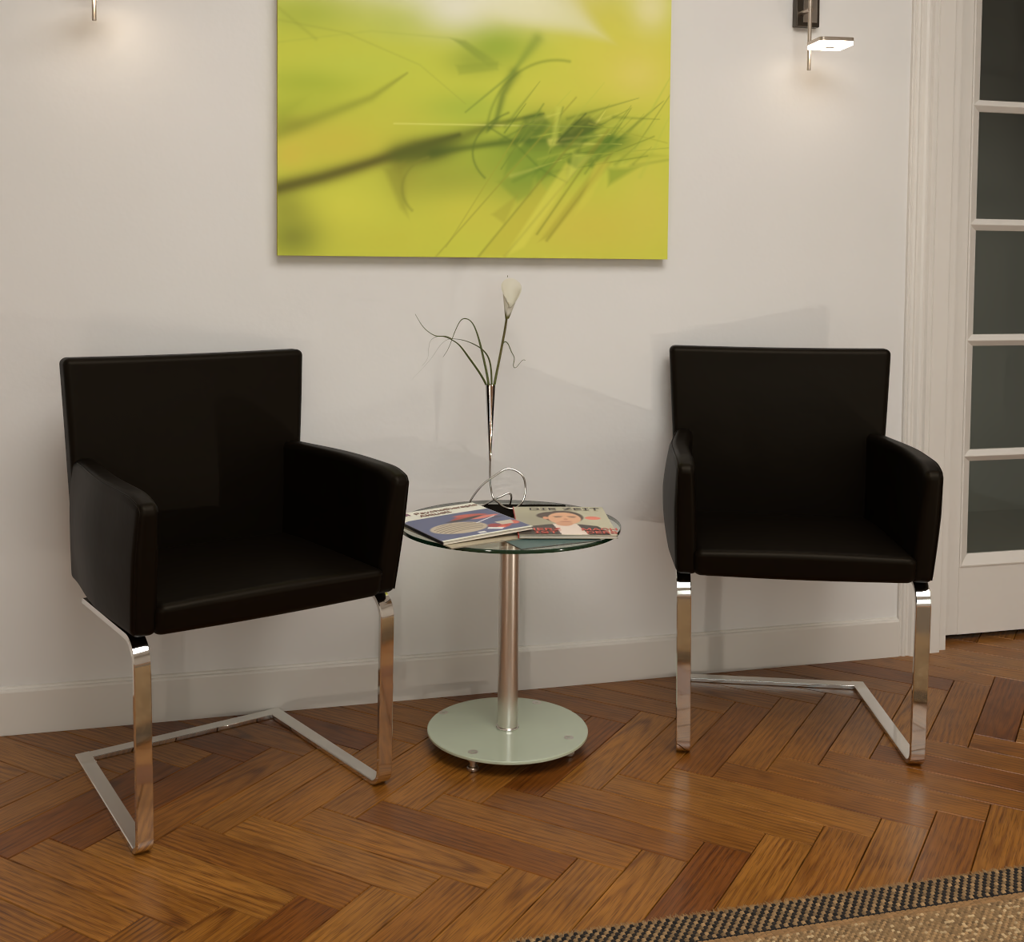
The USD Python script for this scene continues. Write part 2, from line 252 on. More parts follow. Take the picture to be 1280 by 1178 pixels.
# floor: oak herringbone, every visible board a mesh of its own
floor = thing('floor'); tag(floor, kind='structure')
mesh('subfloor', box(X0, X1, Y0, 0.24, -0.06, -0.012), SUB, floor, smooth=False)
TH = math.radians(-44.73); PW, PL, OX, OY = 0.08934, 0.43602, -1.2619, -0.5774
uu = np.array([math.cos(TH), math.sin(TH)]); vv = np.array([-math.sin(TH), math.cos(TH)])
room = Polygon([(X0, Y0), (X1, Y0), (X1, 0.012), (DX1, 0.012), (DX1, 0.14), (DX0 + 0.002, 0.14), (DX0 + 0.002, 0.012), (X0, 0.012)])
def board(a0, a1, b0, b1, along_u, rr):
    g = 0.0008
    cs = [(a0 + g, b0 + g), (a1 - g, b0 + g), (a1 - g, b1 - g), (a0 + g, b1 - g)]
    pts = [(OX + a * uu[0] + b * vv[0], OY + a * uu[1] + b * vv[1]) for a, b in cs]
    poly = Polygon(pts).intersection(room)
    if poly.is_empty or poly.geom_type != 'Polygon' or poly.area < 2e-4: return None
    inn = poly.buffer(-0.0012, join_style=2)
    if inn.is_empty or inn.geom_type != 'Polygon': return None
    o = np.array(poly.exterior.coords)[:-1]; i = np.array(inn.exterior.coords)[:-1]
    if len(o) != len(i):
        i = o + (np.array(poly.centroid.coords[0]) - o) * 0.01
    if Polygon(o).exterior.is_ccw is False: o = o[::-1]
    if Polygon(i).exterior.is_ccw is False: i = i[::-1]
    k = int(np.argmin(((i - o[0]) ** 2).sum(1))); i = np.roll(i, -k, axis=0)
    n = len(o); zt = rr.uniform(-0.0003, 0.0); tilt = rr.normal(0, 0.0007, 2); c = o.mean(0)
    zi = zt + (i - c) @ tilt; zo = zt - 0.0016 + (o - c) @ tilt
    V = np.vstack([np.c_[o, np.full(n, -0.012)], np.c_[o, zo], np.c_[i, zi], [[*i.mean(0), zi.mean()]]])
    j = np.arange(n); jn = (j + 1) % n; F = []
    for q in (0, n): F += [np.stack([q + j, q + jn, q + n + jn], 1), np.stack([q + j, q + n + jn, q + n + j], 1)]
    F.append(np.stack([2 * n + j, 2 * n + jn, np.full(n, 3 * n)], 1))
    ctr = np.array([(a0 + a1) / 2, (b0 + b1) / 2])
    ab = np.c_[(V[:, :2] - (OX, OY)) @ uu, (V[:, :2] - (OX, OY)) @ vv] - ctr
    uv = ab if along_u else ab[:, ::-1]
    kind = rr.random()
    off = np.array([rr.uniform(-0.5, 0.5), rr.uniform(-0.05, 0.05) if kind < 0.45 else rr.choice([-1, 1]) * rr.uniform(0.09, 0.35)])
    tone = float(np.clip(rr.normal(0.56, 0.15), 0, 1))
    if rr.random() < 0.05: tone = rr.uniform(0.12, 0.25)
    return V, np.vstack(F), uv + off, tone, ctr
boards = []
rr = np.random.default_rng(21)
for m in range(-16, 17):
    for k in range(-90, 91):
        for along_u, (a0, a1, b0, b1) in ((True, (k * PW + m * PL, k * PW + PL + m * PL, k * PW - m * PL, (k + 1) * PW - m * PL)),
                                          (False, (k * PW + m * PL, (k + 1) * PW + m * PL, (k + 1) * PW - m * PL, (k + 1) * PW + PL - m * PL))):
            c = np.array([OX, OY]) + (a0 + a1) / 2 * uu + (b0 + b1) / 2 * vv
            if X0 - 0.3 < c[0] < X1 + 0.3 and Y0 - 0.3 < c[1] < 0.4:
                r = board(a0, a1, b0, b1, along_u, rr)
                if r: boards.append((float(np.hypot((c[0] - 0.15) * 0.8, c[1] + 0.75)), r, (m, k, along_u)))
boards.sort(key=lambda x: x[0])
REDS = {}
for d, (V, F, uv, tone, c), key in boards[:290]:
    tone = REDS.get(key, tone)
    q = mesh('plank', trimesh.Trimesh(V, F, process=False), OAK, floor, smooth=False, uv=uv)
    primvar(q, 'tone', Vt.FloatArray([tone] * len(V)), Sdf.ValueTypeNames.FloatArray)
VV, FF, UV, TT, o = [], [], [], [], 0
for d, (V, F, uv, tone, c), key in boards[290:]:
    VV.append(V); FF.append(F + o); UV.append(uv); TT += [tone] * len(V); o += len(V)
q = mesh('outlying_planks', trimesh.Trimesh(np.vstack(VV), np.vstack(FF), process=False), OAK, floor, smooth=False, uv=np.vstack(UV))
primvar(q, 'tone', Vt.FloatArray(TT), Sdf.ValueTypeNames.FloatArray); tag(q, kind='stuff')

# baseboard with a small rounded top bead
prof = Polygon([(0.0, 0), (0.0, 0.098), (0.0015, 0.1015), (0.004, 0.1035), (0.008, 0.1035), (0.0095, 0.107), (0.0125, 0.109), (0.015, 0.109), (0.015, 0)])
def along_x(poly, x0, x1):
    m = extr(poly, 0, x1 - x0); v = np.array(m.vertices)
    m.vertices = np.c_[x0 + v[:, 2], v[:, 0], v[:, 1]]
    if m.volume < 0: m.invert()
    return m
def upright(poly, z0, z1):
    return extr(poly, z0, z1)
tag(mesh('baseboard_back', along_x(prof, X0, 1.222), GLOSSW, smooth=20), kind='structure')

# door casing: stepped moulding, then the door leaf set back in its frame
cas = [(1.2225, 0.016), (1.2225, 0.006), (1.2255, 0.003), (1.2300, 0.004), (1.2330, 0.000), (1.2390, -0.002), (1.2450, 0.001), (1.2500, 0.001), (1.2560, -0.006), (1.2620, -0.009), (1.2690, -0.009),
       (1.2730, -0.004), (1.2770, -0.012), (1.2850, -0.012), (1.2880, -0.001), (1.2950, 0.004), (1.3010, 0.004), (1.3030, 0.001), (1.3060, 0.004), (1.3540, 0.004), (1.3560, 0.006), (1.3560, 0.016)]
mir = [(DX0 + DX1 - x, y) for x, y in cas[::-1]]
p = thing('trim_1')
mesh('casing', upright(Polygon(cas), 0.0, DH + 0.13), GLOSSW, p, smooth=20)
mesh('casing', upright(Polygon(mir), 0.0, DH + 0.13), GLOSSW, p, smooth=20)
head = bend(upright(Polygon([(x - 1.356, y) for x, y in cas]), 1.222, DX1 + 0.134), lambda v: np.c_[v[:, 2], v[:, 1], DH - v[:, 0]])
if head.volume < 0: head.invert()
mesh('head_casing', head, GLOSSW, p, smooth=20)
mesh('jamb', box(DX0, DX0 + 0.030, 0.02, 0.24, 0.0, DH), GLOSSW, p, smooth=False)
mesh('jamb', box(DX1 - 0.030, DX1, 0.02, 0.24, 0.0, DH), GLOSSW, p, smooth=False)
mesh('head_jamb', box(DX0, DX1, 0.02, 0.24, DH - 0.03, DH), GLOSSW, p, smooth=False)
mesh('threshold', box(DX0 + 0.03, DX1 - 0.03, 0.125, 0.24, -0.012, 0.004), DARK, p, smooth=False)
tag(p, kind='structure')

DY = 0.08; LX0, LX1 = DX0 + 0.0315, DX1 - 0.0315; GX0, GX1 = 1.4905, 1.93
door = thing('door_1'); tag(door, kind='structure')
TOPG = 2.12
mesh('stile', box(LX0, 1.470, DY, DY + 0.042, 0.0185, DH - 0.034, 0.0015), GLOSSW, door)
mesh('stile', box(2.222, LX1, DY, DY + 0.042, 0.0185, DH - 0.034, 0.0015), GLOSSW, door)
mesh('bottom_rail', box(1.470, 2.222, DY, DY + 0.042, 0.0185, 0.217), GLOSSW, door)
mesh('top_rail', box(1.470, 2.222, DY, DY + 0.042, TOPG, DH - 0.034), GLOSSW, door)
# sticking: bevelled bead around the glazed field
def bead(x0, x1, z0, z1, t):
    o = np.array([(x0, z0), (x1, z0), (x1, z1), (x0, z1)]); s = np.array([(1, 1), (-1, 1), (-1, -1), (1, -1)])
    rings = [(0, DY), (0, DY - 0.003), (0.004, DY - 0.004), (t * 0.55, DY + 0.004), (t, DY + 0.012), (t, DY + 0.022), (0, DY + 0.022)]
    V = np.vstack([np.c_[(o + s * a)[:, 0], np.full(4, y), (o + s * a)[:, 1]] for a, y in rings]); F = []
    for i in range(len(rings)):
        b, c = i * 4, ((i + 1) % len(rings)) * 4
        for j in range(4):
            k = (j + 1) % 4; F += [(b + j, c + j, c + k), (b + j, c + k, b + k)]
    m = trimesh.Trimesh(V, F, process=False)
    if m.volume < 0: m.invert()
    return m
mesh('glazing_bead', bead(1.470, 2.222, 0.217, TOPG, 0.034), GLOSSW, door, smooth=False)
bars = [0.5405, 0.8755, 1.2085, 1.5475, 1.884]
for z in bars:
    h = 0.0165
    pr = Polygon([(DY + 0.022, z - h), (DY + 0.010, z - h), (DY - 0.003, z - 0.002), (DY - 0.004, z), (DY - 0.003, z + 0.002), (DY + 0.010, z + h), (DY + 0.022, z + h)])
    mesh('glazing_bar', along_x(pr, 1.473, 2.219), GLOSSW, door, smooth=False)
edges = [0.251] + bars + [TOPG - 0.034]
for a, b in zip(edges[:-1], edges[1:]):
    mesh('pane', box(1.500, 2.192, DY + 0.016, DY + 0.020, a + (0.014 if a in bars else -0.005), b - (0.014 if b in bars else -0.005)), DOORGLASS, door, smooth=False)

# ------------------------------------------------------------------ armchair
def smoothstep(x): x = np.clip(x, 0, 1); return x * x * (3 - 2 * x)
ch = thing('armchair', (-0.625, -0.303, 0.0), math.degrees(0.358))
CHAIR = ch
def backrest_fn(v):
    c = (v[:, 2] + 0.2545) / 0.509; z = 0.410 + c * 0.469
    w = np.interp(c, [0, 0.5, 0.75, 1.0], [0.90, 0.955, 0.978, 1.0])
    x = v[:, 0] * w
    y = -0.188 + 0.008 * np.sin(np.pi * c) - 0.006 * (c - 0.5) + v[:, 1] * np.interp(c, [0, 0.5, 1], [0.95, 0.92, 0.85])
    front = v[:, 1] > 0
    y = y + np.where(front, 0.007 * np.cos(np.pi * np.clip(v[:, 0] / 0.56, -0.5, 0.5)) * np.sin(np.pi * np.clip(c * 1.1, 0, 1)), 0)
    sag = 0.0025 * np.cos(np.pi * v[:, 0] / 0.548)
    return np.c_[x, y, z - sag * c]
mesh('backrest', flip_y(bend(rbox(0.548, 0.058, 0.509, 0.016, 4, (24, 2, 24)), backrest_fn)), LEATHER, ch, smooth=True)
AL = (0.052, 0.5, 0.262)
def arm_fn(v, sgn):
    s = (v[:, 1] + 0.25) / 0.5; c = (v[:, 2] + 0.131) / 0.262; a = v[:, 0]
    y = -0.185 + s * (0.500 - 0.052 * (1 - c) + 0.0)
    xc = 0.2345 + 0.022 * smoothstep(s * 1.6) - 0.009 * (1 - c) * s + 0.017 * np.sin(np.pi * np.clip(c * 0.9 + 0.05, 0, 1)) * np.sin(np.pi * np.clip(s * 0.95 + 0.03, 0, 1))
    th = np.interp(c, [0, 0.6, 1], [0.95, 1.0, 0.86]) * (1 - 0.16 * c * np.clip((s - 0.8) / 0.2, 0, 1) ** 2)
    z = 0.4055 + c * (0.2625 + 0.003 * np.sin(np.pi * s)) - 0.016 * np.clip((s - 0.84) / 0.16, 0, 1) ** 2 * c
    z = z + 0.004 * (1 - c) * smoothstep(1 - s * 2.2)
    return np.c_[sgn * (xc + a * th), y, z]
for sgn in (-1, 1):
    b = rbox(*AL, 0.017, 4, (3, 30, 18))
    b = bend(b, lambda v: arm_fn(v, sgn))
    b = flip_y(b)
    if sgn < 0: b.invert()
    arm = mesh('armrest', b, LEATHER, ch, smooth=True)
    # piped seams: along the outer top edge, down the outer front edge
    k = 0.017 * (1 - 1 / math.sqrt(2)) - 0.0003
    P1 = np.array([(AL[0] / 2 - k, t, AL[2] / 2 - k) for t in np.linspace(-0.2, 0.236, 40)])
    P2 = np.array([(AL[0] / 2 - k, AL[1] / 2 - k, t) for t in np.linspace(0.118, -0.122, 30)])
    for P in (np.vstack([P1, P2]),):
        Q = arm_fn(P, sgn); Q[:, 1] *= -1
        mesh('piped_seam', tube(Q, 0.0016, 8), LEATHER, arm, smooth=True)
def seat_fn(v):
    s = (v[:, 1] + 0.235) / 0.47; c = (v[:, 2] + 0.0375) / 0.075; a = v[:, 0] / 0.235
    y = -0.185 + s * (0.474 - 0.018 * (1 - c))
    z = 0.395 + c * 0.060 + 0.011 * s * c - 0.003 * (1 - c) * np.cos(np.pi * a / 2) + c * 0.010 * np.cos(np.pi * np.clip(a, -1, 1) / 2) * np.sin(np.pi * np.clip(s * 0.9, 0, 1))
    z = z + 0.010 * (1 - c) * s
    return np.c_[v[:, 0], y, z]
mesh('seat', flip_y(bend(rbox(0.47, 0.47, 0.075, 0.019, 4, (20, 20, 3)), seat_fn)), LEATHER, ch, smooth=True)
mesh('seat_base', flip_y(box(-0.205, 0.205, -0.16, 0.20, 0.388, 0.402, 0.004)), RUBBER, ch)
LW, LT = 0.0315, 0.011
for sgn in (-1, 1):
    xf, xr = sgn * (0.2655 - LW / 2), sgn * (0.2385 - LW / 2)
    xt = sgn * (0.270 - LW / 2)
    path = []   # (y_front, z)
    rb, rt, zt = 0.030, 0.045, 0.398
    yF = 0.256
    P = [(-0.235, LT / 2)] + [(yF - rb + (rb) * math.sin(a), LT / 2 + rb - rb * math.cos(a)) for a in np.linspace(0, math.pi / 2, 12)]
    P += [(yF - rt + rt * math.cos(a), zt - rt + rt * math.sin(a)) for a in np.linspace(0, math.pi / 2, 14)] + [(-0.06, zt - 0.001)]
    P = np.array(P); T = np.gradient(P, axis=0); T[0] = P[1] - P[0]; T[-1] = P[-1] - P[-2]
    T /= np.linalg.norm(T, axis=1, keepdims=True)
    for (y, z), t in zip(P, T):
        s = (y + 0.235) / (yF + 0.235)
        x = xr + (xf - xr) * s if z < 0.05 else xf + (xt - xf) * (z - 0.05) / 0.35
        path.append(((x, -y, z), (0, t[1], t[0]), (1, 0, 0)))
    mesh('leg', strip_bar(path, LW, LT), CHROME, ch, smooth=35)
mesh('rear_bar', flip_y(box(-0.2385, 0.2385, -0.2345, -0.2345 + LW, 0.0004, LT - 0.0005, 0.0012)), CHROME, ch, smooth=35)
for sx in (-1, 1):
    mesh('glide', flip_y(box(sx * 0.2455 - 0.008, sx * 0.2455 + 0.008, 0.205, 0.222, -0.0, 0.0015)), RUBBER, ch)
tag(ch, 'dark leather armchair on chrome sled legs, the one farther from the white glazed door', 'armchair', 'leather cantilever armchairs')
copy_of(ch, 'armchair', (0.691, -0.308, 0), math.degrees(-0.369), 'dark leather armchair on chrome sled legs, the one beside the white glazed door', 'armchair', 'leather cantilever armchairs')

# ------------------------------------------------------------------ side table
TX, TY = 0.004, -0.308
tb = thing('side_table', (TX, TY, 0))
RT = 0.2475
g = mesh('glass_top', lathe([(0, 0.4965), (RT - 0.0012, 0.4965), (RT - 0.0012, 0.5045), (0, 0.5045)], 96), PANE, tb, smooth=30, label='clear round glass top')
mesh('polished_edge', lathe([(RT - 0.001, 0.4963), (RT + 0.0005, 0.4968), (RT + 0.001, 0.5005), (RT + 0.0005, 0.5044), (RT - 0.001, 0.5047), (RT - 0.001, 0.4963)], 96), GLASSEDGE, g, smooth=40, label='dark green polished glass rim')
mesh('mounting_disc', lathe([(0, 0.488), (0.040, 0.488), (0.042, 0.490), (0.042, 0.4955), (0, 0.4955)], 40), CHROME, tb)
mesh('column', lathe([(0, 0.0400), (0.0228, 0.0400), (0.0228, 0.488), (0, 0.488)], 48), STEEL, tb, label='brushed steel column')
mesh('collar', lathe([(0.0228, 0.0393), (0.0255, 0.0395), (0.0262, 0.0415), (0.0255, 0.0435), (0.0228, 0.0440)], 40), CHROME, tb)
bs = mesh('base_plate', lathe([(0, 0.0310), (0.179, 0.0310), (0.181, 0.0327), (0.181, 0.0373), (0.179, 0.0390), (0, 0.0390)], 96), FROST, tb, label='round mint frosted glass base')
for x, y in ((-0.1035, -0.4180), (0.1205, -0.3940), (-0.1190, -0.1930), (0.1110, -0.1840)):
    x, y = x - TX, y - TY
    f = mesh('foot', lathe([(0, 0), (0.0115, 0), (0.0130, 0.0015), (0.0130, 0.006), (0.0115, 0.008), (0.0075, 0.009), (0.0075, 0.020), (0.012, 0.022), (0.012, 0.0308), (0, 0.0308)], 24).apply_translation((x, y, 0)), NICKEL, tb)
    mesh('foot_pad', lathe([(0.004, 0.0391), (0.011, 0.0391), (0.011, 0.0393), (0.004, 0.0393)], 24).apply_translation((x, y, 0)), STEEL, f)
tag(tb, 'round glass side table with steel column and mint frosted base', 'side table')

# ------------------------------------------------------------------ magazines
class Ink:
    """flat print on a grid: X to the right, Y upwards, both 0..1"""
    def __init__(s, X, Y, base): s.X, s.Y = X, Y; s.C = np.repeat(np.array([base], float), len(X), 0)
    def lay(s, a, col): s.C += (np.array(col, float) - s.C) * np.clip(a, 0, 1)[:, None]
    def ell(s, x, y, rx, ry, col, k=1.0, soft=0.25, rot=0.0):
        dx, dy = s.X - x, s.Y - y; c, q = math.cos(rot), math.sin(rot)
        d = np.sqrt(((dx * c + dy * q) / rx) ** 2 + ((-dx * q + dy * c) / ry) ** 2)
        s.lay(k * (1 - smoothstep((d - 1 + soft) / (2 * soft))), col)
    def poly(s, pts, col, k=1.0, soft=0.006):
        pts = np.array(pts, float)
        if ((pts[:, 0] * np.roll(pts[:, 1], -1)) - (np.roll(pts[:, 0], -1) * pts[:, 1])).sum() < 0: pts = pts[::-1]
        d = np.full(len(s.X), 1e9)
        for (ax, ay), (bx, by) in zip(pts, np.roll(pts, -1, 0)):
            l = math.hypot(bx - ax, by - ay); d = np.minimum(d, ((bx - ax) * (s.Y - ay) - (by - ay) * (s.X - ax)) / l)
        s.lay(k * smoothstep(d / soft + 0.5), col)
def magazine(name, corner, rot, w, h, z, t, label, paint, base, back, tilt=0.0, spine=None, n=(110, 150)):
    """corner: front left corner on the table; x along the lower edge of the cover, y up the cover"""
    q = thing(name, (corner[0], corner[1], z), rot)
    UsdGeom.Xformable(stage.GetPrimAtPath(q)).AddRotateYOp().Set(-tilt)
    mesh('pages', box(0.002, w - 0.003, 0.0025, h - 0.0025, 0.0005, t - 0.0006), PAPER, q, smooth=False)
    bc = plain(q.split('/')[-1] + '_back_cover', back, 0.35)
    mesh('back_cover', box(0, w, 0, h, 0, 0.0005), bc, q, smooth=False)
    if spine is not None:
        mesh('spine', box(-0.0006, 0.0012, 0, h, 0.0, t), plain(q.split('/')[-1] + '_spine', spine, 0.35), q, smooth=False)
    gm, X, Y = grid_plane(n[0], n[1], w, h)
    sg = 0.0007 * np.sin(np.pi * X) - 0.0005
    top = np.array(gm.vertices); top[:, 2] = t + np.maximum(sg, -0.0004)
    gm = trimesh.Trimesh(top, gm.faces, process=False)
    ink = Ink(X, Y, base); paint(ink)
    c = mesh('front_cover', gm, PRINT_MATT if max(base) < 0.02 else PRINT, q, smooth=True)
    primvar(c, 'ink', Vt.Vec3fArray.FromNumpy(ink.C.astype(np.float32)), Sdf.ValueTypeNames.Color3fArray)
    tag(q, label, 'magazine', 'magazines on the glass table')
    return q, c
def words(parent, txt, x, y, hgt, mat, t, name='title', bold=False, sx=1.0):
    m = meshkit.text_mesh(txt, hgt, 0.00025, bold); m.apply_scale((sx, 1, 1)); m.apply_translation((x, y, t + 0.0009))
    mesh(name, m, mat, parent, smooth=False)
K = 0.60
def p_skein(i):
    blue, cream = alb((72, 78, 108), K), alb((162, 150, 132), K)
    i.poly([(0.0, 0.035), (1, 0.035), (1, 0.74), (0.08, 0.735), (0.0, 0.70)], blue)
    for x, y, rx, ry, c, r in ((0.56, 0.55, 0.16, 0.05, (150, 60, 45), 0.4), (0.70, 0.60, 0.17, 0.05, (165, 75, 60), -0.2), (0.80, 0.50, 0.16, 0.035, (190, 105, 90), 0.1), (0.62, 0.52, 0.2, 0.03, (52, 48, 45), 0.2),
                               (0.50, 0.50, 0.14, 0.03, (45, 45, 48), 0.0), (0.88, 0.44, 0.10, 0.03, (60, 60, 80), 0.0), (0.80, 0.17, 0.10, 0.05, (165, 60, 45), 0.5), (0.93, 0.22, 0.06, 0.06, (180, 85, 65), 0.9), (0.70, 0.20, 0.07, 0.06, (130, 45, 45), 0.3), (0.72, 0.12, 0.06, 0.03, (190, 95, 75), 0.3)):
        i.ell(x, y, rx, ry, alb(c, K), 0.95, 0.25, r)
    i.ell(0.37, 0.30, 0.29, 0.17, cream, 1, 0.05, -0.08)
    for k in range(6):
        yy = 0.18 + 0.045 * k
        d = np.abs(i.Y - (yy + 0.05 * np.sin((i.X - 0.1) * 4.2) - 0.10 * (i.X - 0.37) ** 2 * 4))
        inside = ((i.X - 0.37) / 0.26) ** 2 + ((i.Y - 0.30) / 0.15) ** 2 < 1
        i.lay((1 - smoothstep((d - 0.004) / 0.008)) * inside * 0.85, alb((92, 78, 62), K))
    i.poly([(0.62, 0.18), (0.75, 0.11), (0.70, 0.07), (0.58, 0.14)], alb((225, 215, 200), K))
    i.poly([(0.77, 0.30), (0.96, 0.30), (0.92, 0.19), (0.79, 0.19)], alb((170, 160, 145), K))
    i.poly([(0.60, 0.345), (0.90, 0.475), (0.90, 0.49), (0.60, 0.36)], alb((215, 205, 195), K))
    i.poly([(0.44, 0.055), (0.52, 0.055), (0.52, 0.10), (0.44, 0.10)], alb((225, 220, 210), K))
WHITE = alb((205, 196, 182), K)
# the four, lowest first
magazine('magazine', (-0.040, -0.552), 11.0, 0.19, 0.20, 0.5052, 0.0025, 'teal booklet, lowest under the portrait magazine, corner towards the front glass rim', lambda i: i.ell(0.5, 0.5, 0.4, 0.4, alb((40, 62, 62)), 0.4, 0.5), alb((66, 86, 84)), (0.03, 0.04, 0.04), n=(20, 20))
magazine('magazine', (-0.045, -0.262), -15.0, 0.195, 0.150, 0.5052, 0.0030, 'dark brown booklet under the coiled foot of the vase', lambda i: None, (0.010, 0.007, 0.005), (0.01, 0.008, 0.006), n=(12, 12))
magazine('magazine', (-0.178, -0.524), 17.0, 0.200, 0.262, 0.5078, 0.0022, 'pale magazine lying directly under the striped-skein magazine', lambda i: None, alb((150, 140, 120)), alb((150, 138, 118)), n=(12, 12))
q, c = magazine('magazine', (-0.024, -0.477), -13.5, 0.2085, 0.280, 0.5101, 0.0075, 'magazine with a dark-haired portrait on a grey-green cover', lambda i: (
    i.ell(0.12, 0.45, 0.35, 0.30, alb((120, 115, 98), K), 0.5, 0.6), i.ell(0.9, 0.6, 0.3, 0.4, alb((168, 164, 142), K), 0.6, 0.6),
    i.poly([(0.0, 0.01), (0.46, 0.01), (0.40, 0.36), (0.34, 0.36), (0.12, 0.29), (0.0, 0.2)], alb((46, 38, 32), K)), i.poly([(0.64, 0.01), (0.93, 0.01), (0.93, 0.09), (0.84, 0.30), (0.66, 0.36), (0.61, 0.36)], alb((46, 38, 32), K)),
    i.poly([(0.44, 0.015), (0.71, 0.015), (0.63, 0.37), (0.38, 0.37)], alb((205, 180, 170), K)),
    i.ell(0.52, 0.62, 0.215, 0.225, alb((62, 48, 36), K), 1, 0.06), i.ell(0.42, 0.68, 0.19, 0.13, alb((62, 48, 36), K), 1, 0.1, 0.2),
    i.ell(0.525, 0.565, 0.175, 0.215, alb((190, 145, 112), K), 1, 0.06), i.ell(0.505, 0.38, 0.09, 0.08, alb((180, 132, 102), K), 1, 0.1),
    i.ell(0.325, 0.58, 0.03, 0.05, alb((185, 130, 100), K), 1, 0.1),
    i.ell(0.46, 0.60, 0.042, 0.013, alb((80, 52, 40), K), 0.9, 0.3), i.ell(0.61, 0.60, 0.042, 0.013, alb((80, 52, 40), K), 0.9, 0.3),
    i.ell(0.46, 0.635, 0.055, 0.010, alb((70, 50, 38), K), 0.9, 0.3, 0.1), i.ell(0.61, 0.635, 0.055, 0.010, alb((70, 50, 38), K), 0.9, 0.3, -0.1),
    i.ell(0.535, 0.53, 0.022, 0.03, alb((165, 112, 85), K), 0.8, 0.4), i.ell(0.53, 0.455, 0.065, 0.013, alb((150, 80, 68), K), 0.9, 0.3),
    i.ell(0.83, 0.58, 0.085, 0.060, alb((200, 105, 85), K), 1, 0.12),
    i.poly([(0.925, 0.03), (0.985, 0.03), (0.985, 0.17), (0.925, 0.17)], alb((190, 184, 170), K)),
    i.poly([(0.945, 0.05), (0.97, 0.05), (0.97, 0.15), (0.945, 0.15)], alb((110, 100, 90), K))), alb((152, 148, 126), K), alb((120, 112, 95), K), spine=alb((150, 40, 28), K))
t_ = 0.0075
words(q, 'DIE', 0.034, 0.240, 0.024, INK_DARK, t_, sx=1.15); words(q, 'ZEIT', 0.112, 0.240, 0.024, INK_DARK, t_, sx=1.15)
words(q, 'HERZ', 0.018, 0.040, 0.021, INK_RED, t_, 'headline', True); words(q, 'IST', 0.034, 0.012, 0.021, INK_RED, t_, 'headline', True)
words(q, 'MACH', 0.135, 0.040, 0.020, INK_RED, t_, 'headline', True, 0.95); words(q, 'DERS', 0.143, 0.012, 0.020, INK_RED, t_, 'headline', True, 0.95)
q, c = magazine('magazine', (-0.190, -0.499), 14.5, 0.215, 0.272, 0.5103, 0.0065, 'magazine with a striped beige skein on blue under a white title band', p_skein, WHITE, alb((190, 182, 168), K), tilt=2.75, spine=(0.02, 0.018, 0.02))
t_ = 0.0065
words(q, 'Psychotherapie', 0.052, 0.238, 0.0150, INK_BROWN, t_, bold=True, sx=1.05); words(q, 'Aktuell', 0.052, 0.212, 0.0165, INK_BROWN, t_, bold=True, sx=1.05)
words(q, 'M', 0.020, 0.240, 0.018, plain('magenta_ink', (0.25, 0.08, 0.16), 0.4), t_, 'masthead_initial', True)

# ------------------------------------------------------------------ vase, calla, grass blades
vs = thing('vase', (0.0, 0.0, 0.0))
VT = np.array([0.0016, -0.14, 0.797])
ringp = [(0.0026, -.140, 0.640), (0.0020, -.141, 0.6010), (0.0020, -.144, 0.5680), (0.0034, -.150, 0.5462), (0.0070, -.160, 0.5285), (0.0135, -.170, 0.5228), (0.0220, -.182, 0.5150), (0.0340, -.192, 0.5108),
         (0.0470, -.194, 0.5105), (0.0610, -.188, 0.5158), (0.0725, -.180, 0.5242), (0.0800, -.172, 0.5415), (0.0825, -.165, 0.5582), (0.0792, -.158, 0.5777), (0.0685, -.152, 0.5889), (0.0458, -.148, 0.5964),
         (0.0308, -.147, 0.5923), (0.0078, -.147, 0.5781), (-0.0151, -.147, 0.5626), (-0.0302, -.147, 0.5468), (-0.0440, -.147, 0.5280), (-0.0490, -.146, 0.5120)]
tailp = [(-0.0490, -.146, 0.5120), (-0.044, -.143, 0.5085), (-0.030, -.140, 0.5075), (-0.0131, -.142, 0.5108), (0.0083, -.145, 0.5222), (0.0313, -.147, 0.5322), (0.0437, -.147, 0.5369), (0.0514, -.147, 0.5359), (0.0538, -.147, 0.5282), (0.0524, -.146, 0.5175), (0.0510, -.146, 0.5105)]
P = spline(ringp + tailp[1:], 220)
mesh('coiled_foot', tube(P, 0.0024, 12), CHROME2, vs, smooth=True)
ax = np.linspace(0, 1, 40); zz = 0.615 + (0.797 - 0.615) * ax
ro = np.interp(ax, [0, 0.15, 0.5, 1], [0.0028, 0.0038, 0.0072, 0.0124])
prof_ = [(0, 0.613)] + list(zip(ro, zz)) + [(0.0126, 0.7975), (0.0120, 0.798), (0.0112, 0.797)] + list(zip(ro[::-1] - 0.0011, zz[::-1] ))[0:26] + [(0, 0.70)]
cone = lathe(prof_, 40); v = np.array(cone.vertices); v[:, 0] += 0.0026 + (0.0016 - 0.0026) * (v[:, 2] - 0.61) / 0.187; v[:, 1] += -0.14; cone.vertices = v
mesh('cone', cone, CHROME2, vs, smooth=40)
tag(vs, 'slim chrome cone vase on a coiled wire foot, holding the calla', 'vase')

cl = thing('calla_lily')
P = spline([(0.0060, -.14, 0.735), (0.0116, -.14, 0.7978), (0.0215, -.14, 0.850), (0.0303, -.14, 0.8961), (0.0368, -.14, 0.933), (0.0400, -.14, 0.958)], 40)
mesh('stem', tube(P, np.linspace(0.0032, 0.0028, 40), 12), STEM, cl, smooth=True)
nth, nt = 49, 26
th = np.linspace(-math.pi * 1.12, math.pi * 1.12, nth); tt = np.linspace(0, 1, nt)
TH_, T_ = np.meshgrid(th, tt, indexing='ij')
